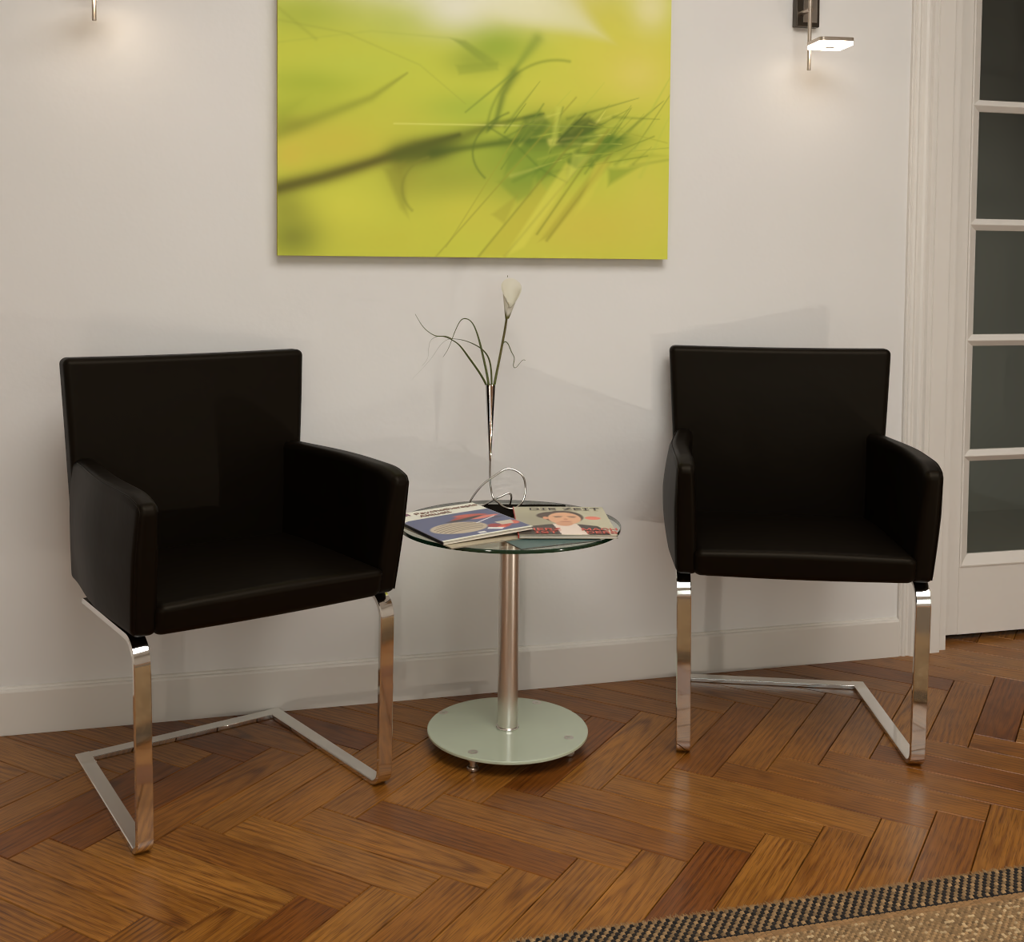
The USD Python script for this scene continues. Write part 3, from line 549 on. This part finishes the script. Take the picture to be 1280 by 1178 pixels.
# theta = 0 is the back of the spathe (away from the viewer); the wrap overlaps in front
Hh = 0.032 + 0.068 * (0.5 + 0.5 * np.cos(np.clip(TH_, -math.pi, math.pi))) ** 0.62
tz = Hh * T_ / 0.1
rad = 0.0030 + 0.0185 * np.clip(tz, 0, 1) ** 0.95 * (1.05 - 0.12 * np.cos(TH_)) * (1 - 0.25 * np.clip((tz - 0.75) / 0.25, 0, 1) ** 2) + 0.0014 * (TH_ / math.pi)
flare = 0.004 * np.clip((T_ - 0.75) / 0.25, 0, 1) ** 2
xx = (rad + flare * 0.6) * np.sin(TH_) * 1.22
yy = (rad + flare) * np.cos(TH_)
zz2 = Hh * T_ - 0.004 * np.clip((T_ - 0.85) / 0.15, 0, 1) ** 2
tipx = 0.002
Vp = np.stack([0.0400 + xx + 0.115 * zz2 + tipx * T_, -0.14 + yy * 0.9, 0.9535 + zz2], -1).reshape(-1, 3)
i = np.arange(nth * nt).reshape(nth, nt)
qd = np.stack([i[:-1, :-1], i[1:, :-1], i[1:, 1:], i[:-1, 1:]], -1).reshape(-1, 4)
Fp = np.vstack([qd[:, [0, 1, 2]], qd[:, [0, 2, 3]]])
g0 = trimesh.Trimesh(Vp, Fp, process=False); nrm = np.array(g0.vertex_normals)
Vi = Vp - 0.0006 * nrm * (1 if True else -1)
border = np.r_[i[:, 0], i[-1, 1:], i[::-1, -1][1:], i[0, ::-1][1:]]
nb = nth * nt; Fe = [(a, b, b + nb) for a, b in zip(border[:-1], border[1:])] + [(a, b + nb, a + nb) for a, b in zip(border[:-1], border[1:])]
g1 = trimesh.Trimesh(np.vstack([Vp, Vi]), np.vstack([Fp, Fp[:, ::-1] + nb, np.array(Fe)]), process=False)
t4 = smoothstep((T_.ravel() - 0.10) / 0.30)[:, None]
colp = (1 - t4) * np.array([[0.16, 0.15, 0.03]]) + t4 * np.array([[0.80, 0.77, 0.66]])
sp = mesh('spathe', g1, PETAL, cl, smooth=True, label='creamy white wrapped petal')
primvar(sp, 'ink', Vt.Vec3fArray.FromNumpy(np.vstack([colp, colp]).astype(np.float32)), Sdf.ValueTypeNames.Color3fArray)
mesh('spadix', tube(spline([(0.0405, -.14, 0.956), (0.042, -.14, 0.972), (0.044, -.139, 0.992)], 14), np.r_[np.full(10, 0.0032), 0.003, 0.0026, 0.0018, 0.0006], 10), SPADIX, cl, smooth=True)
mesh('petal_tip', tube([(0.0462, -.121, 1.0515), (0.0466, -.1205, 1.054), (0.0462, -.121, 1.0565)], [0.0009, 0.0009, 0.0004], 8), LEAF, cl, smooth=True, label='small green tip of the petal')
P = spline([(0.0306, -.143, 0.8938), (0.0365, -.144, 0.8990), (0.0414, -.145, 0.8955), (0.0515, -.146, 0.8740), (0.0578, -.147, 0.8595), (0.0560, -.147, 0.8410), (0.0593, -.147, 0.8370), (0.0691, -.147, 0.8450), (0.0801, -.147, 0.8556), (0.0851, -.147, 0.8540)], 70)
mesh('tendril', tube(P, np.linspace(0.0012, 0.0006, 70), 8, 0.5), LEAF, cl, smooth=True, label='thin kinked dark tendril')
tag(cl, 'white calla lily on a slim green stem in the chrome vase', 'flower')
blades = [
 ([(-0.002, -.14, 0.745), (-0.0094, -.14, 0.7982), (-0.0552, -.1467, 0.8654), (-0.081, -.153, 0.8955), (-0.1018, -.16, 0.9078), (-0.1199, -.1667, 0.9142), (-0.1379, -.173, 0.9136), (-0.1528, -.18, 0.9038), (-0.158, -.187, 0.8803), (-0.1605, -.193, 0.8694), (-0.1757, -.2, 0.8496)], 0.0030, 'grass blade leaning furthest out over the left vase rim, tip hooking down'),
 ([(-0.001, -.14, 0.745), (-0.0031, -.14, 0.798), (-0.0162, -.1362, 0.8655), (-0.0377, -.1325, 0.9364), (-0.0491, -.1288, 0.9505), (-0.0627, -.125, 0.9527), (-0.0763, -.1212, 0.9337), (-0.0861, -.1175, 0.9075), (-0.0924, -.1138, 0.8883), (-0.1071, -.11, 0.8621)], 0.0031, 'tallest grass blade in the vase, arching over in a high narrow hoop'),
 ([(0.001, -.14, 0.745), (0.0043, -.14, 0.7979), (-0.0032, -.148, 0.8541), (-0.0152, -.156, 0.8739), (-0.0355, -.164, 0.890), (-0.0712, -.172, 0.9049), (-0.0945, -.18, 0.9091), (-0.1128, -.188, 0.9086), (-0.1309, -.196, 0.8978), (-0.1488, -.204, 0.8757), (-0.1666, -.212, 0.8561), (-0.2025, -.22, 0.8212)], 0.0024, 'grass blade crossing behind the tall hoop and trailing lowest to a point')]
for pts, wd, lab in blades:
    n = 80; P = spline(pts, n); s = np.linspace(0, 1, n)
    r = wd * np.interp(s, [0, 0.1, 0.35, 0.55, 1], [0.8, 1.0, 0.85, 0.42, 0.14])
    b = mesh('grass_blade', tube(P, r, 8, 0.28, up=(0.8, -0.4, 0.5)), LEAF, smooth=True)
    tag(b, lab, 'grass blade', 'grass blades in the vase')
P = spline([(-0.0981, -.1655, 0.9075), (-0.1211, -.172, 0.9150), (-0.1391, -.179, 0.9165), (-0.1617, -.186, 0.9290), (-0.1772, -.193, 0.9449), (-0.1921, -.2, 0.9676)], 50)
mesh('side_shoot', tube(P, np.linspace(0.0012, 0.0005, 50), 8, 0.6), LEAF, '/World/grass_blade', smooth=True)

# ------------------------------------------------------------------ painting
PX0, PW_, PZ0, PH_, PD = -0.486, 0.9885, 1.0985, 0.735, 0.030
pt = thing('painting', (PX0, -0.015, PZ0))
OLIVE = plain('canvas_side', alb((150, 142, 40)), 0.8)
cb = mesh('stretched_canvas', box(0, PW_, 0.0005, PD - 0.002, 0, PH_, 0.002), OLIVE, pt)
gm, X, Y = grid_plane(420, 310, PW_, PH_)
xm, zm = X * PW_, Y * PH_
Hm = [1329.477, -0.366, 41.934, 87.232, -1322.667, 786.19, 0.09359, -0.0169]
wq = Hm[6] * xm + Hm[7] * zm + 1
U = (Hm[0] * xm + Hm[1] * zm + Hm[2]) / wq; V = (Hm[3] * xm + Hm[4] * zm + Hm[5]) / wq    # layout units of the artwork sketch, y downwards
KA = 0.76
art = Ink(U, V, alb((184, 190, 62), KA))
def blob(x, y, rx, ry, c, k=0.8, rot=0.0):
    dx, dy = U - x, V - y; a, b = math.cos(rot), math.sin(rot)
    art.lay(k * np.exp(-(((dx * a + dy * b) / rx) ** 2 + ((-dx * b + dy * a) / ry) ** 2)), alb(c, KA))
def stroke(pts, w, c, k, soft=1.0):
    """soft brush stroke through points with widths"""
    pts = np.array(pts, float); w = np.broadcast_to(w, (len(pts),)); best = np.zeros(len(U))
    for (ax, ay), (bx, by), w0, w1 in zip(pts[:-1], pts[1:], w[:-1], w[1:]):
        L2 = (bx - ax) ** 2 + (by - ay) ** 2; t = np.clip(((U - ax) * (bx - ax) + (V - ay) * (by - ay)) / L2, 0, 1)
        d = np.hypot(U - ax - t * (bx - ax), V - ay - t * (by - ay)) / (w0 + (w1 - w0) * t)
        best = np.maximum(best, np.exp(-(d ** 2)))
    art.lay(k * best, alb(c, KA))
def shard(pts, c, k, fade=None, soft=5.0):
    pts = np.array(pts, float)
    if ((pts[:, 0] * np.roll(pts[:, 1], -1)) - (np.roll(pts[:, 0], -1) * pts[:, 1])).sum() < 0: pts = pts[::-1]
    d = np.full(len(U), 1e9)
    for (ax, ay), (bx, by) in zip(pts, np.roll(pts, -1, 0)):
        d = np.minimum(d, ((bx - ax) * (V - ay) - (by - ay) * (U - ax)) / math.hypot(bx - ax, by - ay))
    a = k * smoothstep(d / soft + 0.5)
    if fade is not None:
        (fx, fy), (gx, gy) = fade; t = ((U - fx) * (gx - fx) + (V - fy) * (gy - fy)) / ((gx - fx) ** 2 + (gy - fy) ** 2); a = a * np.clip(1 - t, 0, 1)
    art.lay(a, alb(c, KA))
for b in ((620, -60, 420, 90, (226, 220, 196), 1.0), (600, 20, 130, 75, (226, 218, 198), 0.95), (820, 30, 150, 60, (222, 212, 165), 0.8), (1010, 30, 110, 70, (192, 184, 70), 0.45), (1150, 200, 240, 170, (200, 190, 76), 0.85), (1190, 20, 60, 70, (222, 208, 160), 0.75), (1150, 230, 70, 60, (206, 194, 104), 0.5),
          (130, 40, 160, 60, (158, 172, 58), 0.8), (400, 70, 110, 60, (172, 184, 84), 0.6), (720, 140, 110, 60, (138, 162, 48), 0.85), (640, 190, 80, 40, (128, 146, 46), 0.6), (150, 250, 150, 45, (148, 166, 44), 0.7), (110, 330, 160, 50, (150, 168, 46), 0.5), (80, 380, 70, 30, (124, 132, 36), 0.6),
          (300, 200, 200, 50, (178, 190, 68), 0.6), (230, 440, 190, 75, (192, 178, 62), 0.75), (420, 360, 120, 50, (186, 184, 62), 0.5), (80, 480, 60, 50, (200, 178, 66), 0.6),
          (780, 480, 280, 110, (140, 164, 48), 0.75), (560, 560, 180, 80, (134, 142, 44), 0.65), (620, 330, 130, 50, (146, 170, 56), 0.6), (430, 540, 50, 80, (140, 138, 42), 0.55), (250, 640, 150, 90, (196, 196, 66), 0.85), (620, 660, 150, 70, (190, 188, 62), 0.8), (380, 740, 200, 60, (186, 184, 60), 0.7), (90, 730, 90, 70, (112, 118, 36), 0.8), (70, 640, 70, 60, (126, 128, 40), 0.6),
          (1000, 700, 260, 110, (192, 180, 66), 0.85), (1180, 620, 90, 160, (194, 184, 74), 0.6), (880, 300, 90, 60, (196, 190, 70), 0.5)):
    blob(*b)
# faint broad facets
shard([(500, -40), (930, -40), (1040, 110), (760, 60)], (224, 216, 190), 0.55, soft=60); shard([(880, -20), (1080, -20), (1140, 60), (1030, 100)], (190, 180, 60), 0.2, soft=60)
shard([(580, 120), (620, 125), (730, 200), (690, 205)], (104, 124, 40), 0.6, ((580, 120), (760, 230)), 14); shard([(590, 200), (720, 190), (720, 215), (600, 230)], (128, 146, 44), 0.4, soft=14)
shard([(430, 230), (60, 390), (40, 420), (40, 330)], (140, 154, 40), 0.35, soft=50)
stroke([(40, 412), (200, 350), (330, 300), (440, 225)], [24, 18, 12, 4], (118, 126, 34), 0.5)
stroke([(40, 60), (250, 100), (480, 200), (620, 320)], [5, 4, 3, 2], (140, 150, 50), 0.25); stroke([(40, 130), (330, 95), (600, 120)], 4, (150, 165, 60), 0.2); stroke([(40, 20), (160, 120)], 6, (130, 140, 40), 0.25)
# the long dark stroke and its continuation
stroke([(20, 585), (180, 545), (330, 500), (470, 455), (600, 415)], [28, 26, 22, 26, 8], (78, 74, 18), 0.9)
stroke([(420, 480), (540, 445), (700, 385), (860, 350)], [40, 34, 12, 4], (82, 94, 18), 0.7)
blob(520, 470, 85, 34, (76, 86, 16), 0.85, -0.25); stroke([(520, 470), (760, 435), (990, 430)], [14, 8, 6], (70, 88, 18), 0.7); blob(760, 440, 120, 18, (78, 100, 20), 0.6)
stroke([(400, 380), (700, 385), (1000, 390)], 2.5, (206, 208, 110), 0.6)
shard([(370, 520), (430, 500), (440, 660), (420, 640)], (128, 128, 36), 0.5, soft=26)
# loops
for cx_, cy_, rx_, ry_, a0, a1, w, c, k in ((900, 470, 258, 150, 2.6, 4.1, 4, (92, 112, 30), 0.6), (900, 420, 215, 235, 3.2, 4.9, 5, (110, 130, 36), 0.5), (540, 580, 115, 100, 2.4, 4.4, 5, (120, 124, 36), 0.45)):
    a = np.linspace(a0, a1, 22); stroke(np.c_[cx_ + rx_ * np.cos(a), cy_ + ry_ * np.sin(a)], w, c, k)
stroke([(770, 225), (735, 290), (715, 370), (690, 400)], [18, 12, 9, 5], (86, 108, 30), 0.7); stroke([(840, 120), (760, 230), (620, 345)], [20, 5, 3], (110, 134, 44), 0.55); stroke([(690, 390), (770, 440), (850, 520), (930, 560)], 4, (80, 104, 24), 0.5)
for x, y, rx, ry, c, k, ro in ((900, 430, 190, 60, (92, 120, 28), 0.55, -0.25), (840, 400, 70, 60, (80, 108, 26), 0.5, -0.8), (960, 410, 80, 45, (70, 92, 18), 0.6, -0.5), (1070, 445, 80, 30, (72, 104, 20), 0.6, -0.2), (820, 530, 110, 70, (100, 132, 36), 0.5, -0.6), (1000, 490, 120, 30, (96, 124, 28), 0.5, -0.4)):
    blob(x, y, rx, ry, c, k, ro)
rs = np.random.default_rng(14)
for _ in range(46):
    x0, y0 = rs.uniform(720, 1160), rs.uniform(360, 560); a = -rs.choice([0.9, 0.35, 0.15], p=[0.5, 0.3, 0.2]) + rs.normal(0, 0.12); l = rs.uniform(60, 260)
    c = ((84, 110, 24), (110, 130, 36), (170, 180, 64), (200, 200, 90))[rs.integers(4)]
    stroke([(x0, y0), (x0 + l * math.cos(a), y0 + l * math.sin(a))], [rs.uniform(3, 9), 1.2], c, rs.uniform(0.25, 0.6))
# shards of the dark cluster
for pts, c, k in (([(770, 430), (800, 360), (850, 340), (880, 380), (820, 450)], (66, 96, 22), 0.75), ([(890, 440), (960, 370), (1000, 360), (1040, 390), (980, 420), (920, 450)], (58, 78, 14), 0.95), ([(900, 450), (1010, 400), (1030, 420), (960, 455)], (64, 100, 18), 0.7), ([(1025, 440), (1060, 415), (1110, 425), (1060, 450)], (66, 104, 16), 0.9),
                  ([(930, 500), (1030, 450), (1100, 440), (1040, 475), (960, 515)], (70, 110, 20), 0.75), ([(1060, 520), (1150, 515), (1060, 570)], (112, 138, 34), 0.85), ([(750, 470), (840, 430), (800, 480), (740, 540)], (92, 124, 30), 0.6), ([(830, 520), (900, 480), (880, 540), (840, 560)], (86, 124, 26), 0.65), ([(720, 560), (840, 500), (820, 600), (780, 620)], (96, 130, 34), 0.5),
                  ([(935, 490), (980, 440), (960, 520), (930, 560)], (64, 92, 14), 0.7), ([(1090, 470), (1190, 470), (1240, 480), (1110, 500)], (150, 160, 44), 0.6)):
    shard(pts, c, k * 0.72, soft=20)
for x0, y0, x1, y1, w, c, k in ((520, 800, 960, 300, 3, (140, 140, 40), 0.5), (660, 790, 980, 400, 4, (120, 124, 34), 0.55), (740, 790, 1060, 400, 5, (132, 130, 36), 0.5), (560, 760, 800, 380, 2.5, (150, 150, 44), 0.45), (840, 720, 1040, 430, 4, (120, 124, 30), 0.5), (900, 440, 990, 350, 3, (70, 90, 20), 0.7), (730, 520, 860, 320, 3, (110, 132, 36), 0.6), (880, 470, 920, 330, 3, (96, 118, 30), 0.5), (870, 740, 1070, 470, 5, (128, 122, 34), 0.45), (1000, 500, 1200, 420, 2.5, (110, 130, 30), 0.55), (960, 480, 1250, 455, 2, (150, 160, 50), 0.6), (940, 520, 1180, 480, 2.5, (96, 124, 26), 0.5), (1000, 380, 1240, 440, 2, (150, 156, 44), 0.5), (760, 380, 1100, 395, 2, (130, 150, 40), 0.5)):
    stroke([(x0, y0), (x1, y1)], w, c, k)
for pts, c, k in (([(660, 790), (740, 790), (870, 590), (850, 560)], (176, 168, 50), 0.5), ([(740, 790), (800, 760), (960, 520), (930, 500)], (206, 204, 78), 0.6), ([(850, 740), (880, 730), (1070, 500), (1030, 500)], (150, 144, 40), 0.55), ([(700, 660), (780, 600), (740, 690)], (146, 142, 40), 0.5), ([(880, 460), (900, 330), (915, 330), (900, 440)], (190, 198, 80), 0.6), ([(950, 470), (930, 560), (1010, 480)], (196, 204, 84), 0.5), ([(1020, 500), (1060, 500), (1000, 620), (960, 660)], (196, 190, 66), 0.5)):
    shard(pts, c, k * 0.8, soft=16)
gv = np.array(gm.vertices); gv = np.c_[gv[:, 0], np.zeros(len(gv)), gv[:, 1]]
fr = mesh('painted_front', trimesh.Trimesh(gv, gm.faces, process=False), CANVAS, cb, smooth=True)
primvar(fr, 'ink', Vt.Vec3fArray.FromNumpy(art.C.astype(np.float32)), Sdf.ValueTypeNames.Color3fArray)
tag(pt, 'large unframed abstract canvas of lime, yellow and dark green streaks on the wall', 'painting')

# ------------------------------------------------------------------ wall sconces
def sconce_parts(s):
    """origin on the wall at the foot of the back plate's axis"""
    mesh('back_plate', box(-0.0320, 0.0355, -0.022, 0.0, 0.0, 0.15, 0.002).apply_translation((0, 0, 0.0)), BRONZE, s)
    mesh('front_panel', box(-0.014, 0.026, -0.0265, -0.0215, 0.010, 0.14, 0.0015), CHROME2, s)
    mesh('bracket', lathe([(0, 0), (0.006, 0), (0.006, 0.034), (0.0075, 0.036), (0.0075, 0.044), (0, 0.044)], 20).apply_transform(trimesh.transformations.rotation_matrix(math.pi / 2, (1, 0, 0))).apply_translation((-0.0165, -0.022, 0.034)), NICKEL, s)
    mesh('rod', lathe([(0, -0.122), (0.0046, -0.122), (0.0050, -0.120), (0.0050, 0.30), (0, 0.30)], 24).apply_translation((-0.0165, -0.062, 0)), NICKEL, s)
    R = trimesh.transformations.rotation_matrix(math.radians(-7), (0, 0, 1))
    def sq(x0, x1, r, z0, z1):
        cs = m3.CrossSection([[(x0 + r, x0 + r), (x1 - r, x0 + r), (x1 - r, x1 - r), (x0 + r, x1 - r)]]).offset(r, m3.JoinType.Round, 2.0, 32)
        mm = cs.extrude(z1 - z0).to_mesh(); t = trimesh.Trimesh(mm.vert_properties[:, :3], mm.tri_verts, process=False); t.apply_translation((0, 0, z0)); return t
    def put(m): return m.apply_transform(R).apply_translation((0.005, -0.127, 0))
    hd = mesh('lamp_head', put(sq(-0.046, 0.046, 0.011, -0.064, -0.055)), NICKEL, s, smooth=30)
    mesh('diffuser', put(sq(-0.0448, 0.0448, 0.0105, -0.0725, -0.0640)), LED, hd, smooth=30, label='glowing square acrylic diffuser')
    mesh('diffuser_cap', put(lathe([(0, -0.0735), (0.012, -0.0735), (0.012, -0.0724), (0, -0.0724)], 20)), NICKEL, hd)
SX, SZ = 0.893, 1.716
s1 = thing('wall_sconce', (SX - 0.0, WALL_Y - 0.001, SZ)); sconce_parts(s1)
tag(s1, 'nickel wall sconce with glowing square head, beside the white door casing', 'wall lamp', 'wall sconces')
copy_of(s1, 'wall_sconce', (SX - 1.766, WALL_Y - 0.001, SZ + 0.020), 0, 'nickel wall sconce farther from the door, only its rod end showing under the picture edge', 'wall lamp', 'wall sconces')

# ------------------------------------------------------------------ sisal rug
RX0, RX1, RY1, RY0, RB = -0.55, 2.2, -1.047, -2.6, 0.066
rg = thing('rug')
mesh('backing', box(RX0, RX1, RY0, RY1, 0.0003, 0.0045), plain('rug_backing', (0.10, 0.065, 0.035), 0.95), rg, smooth=False)
def weave(x0, x1, y0, y1, px, py, hgt, colour, seed, zb=0.0045, skew=0.0):
    """over-and-under cords: every cord crossing is a little pillow"""
    r = np.random.default_rng(seed); nx, ny = int(round((x1 - x0) / px)), int(round((y1 - y0) / py))
    I, J = [a.ravel() for a in np.meshgrid(np.arange(nx), np.arange(ny), indexing='ij')]
    cx_, cy_ = x0 + (I + 0.5) * px, y0 + (J + 0.5) * py
    cx_ = cx_ + skew * (cy_ - y0) + r.normal(0, px * 0.04, len(I)); h = hgt * r.uniform(0.8, 1.15, len(I))
    a, b = px * 0.52, py * 0.52
    tpl = np.array([(-1, -0.6, 0), (-1, 0.6, 0), (-0.6, 1, 0), (0.6, 1, 0), (1, 0.6, 0), (1, -0.6, 0), (0.6, -1, 0), (-0.6, -1, 0), (-0.55, -0.5, 0.8), (-0.55, 0.5, 0.8), (0.55, 0.5, 0.8), (0.55, -0.5, 0.8), (0, 0, 1)])
    fc = np.array([(0, 8, 1), (1, 8, 9), (1, 9, 2), (2, 9, 3), (3, 9, 10), (3, 10, 4), (4, 10, 5), (5, 10, 11), (5, 11, 6), (6, 11, 7), (7, 11, 8), (7, 8, 0), (8, 12, 9), (9, 12, 10), (10, 12, 11), (11, 12, 8)])[:, ::-1]
    V = np.stack([cx_[:, None] + a * tpl[None, :, 0], cy_[:, None] + b * tpl[None, :, 1], zb + h[:, None] * tpl[None, :, 2]], -1).reshape(-1, 3)
    F = (np.arange(len(I))[:, None, None] * 13 + fc[None]).reshape(-1, 3)
    m = trimesh.Trimesh(V, F, process=False)
    c = np.repeat(colour(I, J, r), 13, 0)
    return m, c
def put_weave(name, m, c):
    q = mesh(name, m, WEAVE, rg, smooth=True); primvar(q, 'ink', Vt.Vec3fArray.FromNumpy(c.astype(np.float32)), Sdf.ValueTypeNames.Color3fArray); tag(q, kind='stuff')
tan_, dk, lt = np.array([0.27, 0.165, 0.075]), np.array([0.010, 0.007, 0.005]), np.array([0.46, 0.33, 0.18])
def c_border(I, J, r):
    on = (I % 2 == 0)
    mid = ((I // 2 + J) % 2 == 0)[:, None]
    return np.where(on[:, None], np.where(mid, dk, dk * 1.8) * r.uniform(0.7, 1.4, (len(I), 1)), tan_ * np.where(mid, 0.78, 1.12) * r.uniform(0.75, 1.2, (len(I), 1)))
VX0, VX1 = -0.45, 1.4
put_weave('border_weave', *weave(VX0, VX1, RY1 - RB, RY1 - 0.003, 0.0080, 0.0082, 0.0038, c_border, 3, skew=0.85))
put_weave('dark_binding_line', *weave(VX0, VX1, RY1 - RB - 0.004, RY1 - RB, 0.006, 0.004, 0.002, lambda I, J, r: dk[None] * r.uniform(0.6, 1.3, (len(I), 1)), 4))
put_weave('plain_strip_weave', *weave(VX0, VX1, RY1 - RB - 0.022, RY1 - RB - 0.004, 0.010, 0.0036, 0.0022, lambda I, J, r: tan_[None] * r.uniform(0.75, 1.15, (len(I), 1)) * np.array([[1.05, 0.95, 0.85]]), 5))
def c_field(I, J, r):
    k = (I + J) % 2
    c = np.where(k[:, None] == 0, tan_ * 0.72, tan_ * 1.15) * r.uniform(0.7, 1.3, (len(I), 1))
    sp_ = r.random(len(I)) < 0.12
    c[sp_] = lt * r.uniform(0.9, 1.25, (sp_.sum(), 1))
    return c
put_weave('field_weave', *weave(VX0, VX1, -1.62, RY1 - RB - 0.022, 0.0062, 0.0058, 0.0030, c_field, 6))
r = np.random.default_rng(8); fr_ = []
for k in range(1100):   # frayed cut ends along the edge
    x = VX0 + (VX1 - VX0) * (k + r.random()) / 1100
    d = r.normal(0, 0.3); L_ = r.uniform(0.006, 0.014)
    a = np.array([x, RY1 - 0.004, 0.0055]); b = a + np.array([d * L_, L_, r.uniform(-0.002, 0.002)])
    w = 0.0008; fr_.append(tube(np.array([a, (a + b) / 2 + (0, 0, 0.0008), b]), [w, w, w * 0.5], 4))
fm = cat_(fr_); q = mesh('fringe', fm, plain('sisal_fibre', tuple(tan_ * 1.1), 0.9), rg, smooth=False); tag(q, kind='stuff')
tag(rg, 'woven sisal rug with dark checked border on the parquet', 'rug')

# ------------------------------------------------------------------ lamps of the room behind the camera
cl_ = thing('ceiling_lamp', (0.2, -2.4, HC))
mesh('housing', box(-1.04, 1.04, -1.04, 1.04, -0.05, 0.0, 0.004), GLOSSW, cl_)
mesh('diffuser', box(-1.0, 1.0, -1.0, 1.0, -0.056, -0.0505), CEILGLOW, cl_, smooth=False)
tag(cl_, 'square white ceiling lamp with glowing diffuser over the room', 'ceiling lamp')
def uplight(loc, power, rad, label):
    u = thing('floor_uplight', (loc[0], loc[1], 0))
    z = loc[2]
    mesh('can', lathe([(0, 0), (rad + 0.035, 0), (rad + 0.035, z - 0.02), (rad + 0.030, z - 0.02), (rad + 0.030, z - 0.05), (0, z - 0.05)], 32), BRONZE, u)
    L = UsdLux.SphereLight.Define(stage, u + '/bulb'); L.CreateRadiusAttr(rad); L.CreateIntensityAttr(power / (4 * math.pi ** 2 * rad ** 2)); L.CreateColorAttr(Gf.Vec3f(1.0, 0.9, 0.78))
    L.AddTranslateOp().Set(Gf.Vec3d(0, 0, z + 0.005))
    tag(u, label, 'floor lamp', 'floor uplights')
uplight((1.22, -2.12, 0.10), UP_R, 0.014, 'small bronze floor uplight standing behind the rug, on the door side')
uplight((-1.20, -2.0, 0.20), UP_L, 0.10, 'small bronze floor uplight standing on bare parquet away from the door')
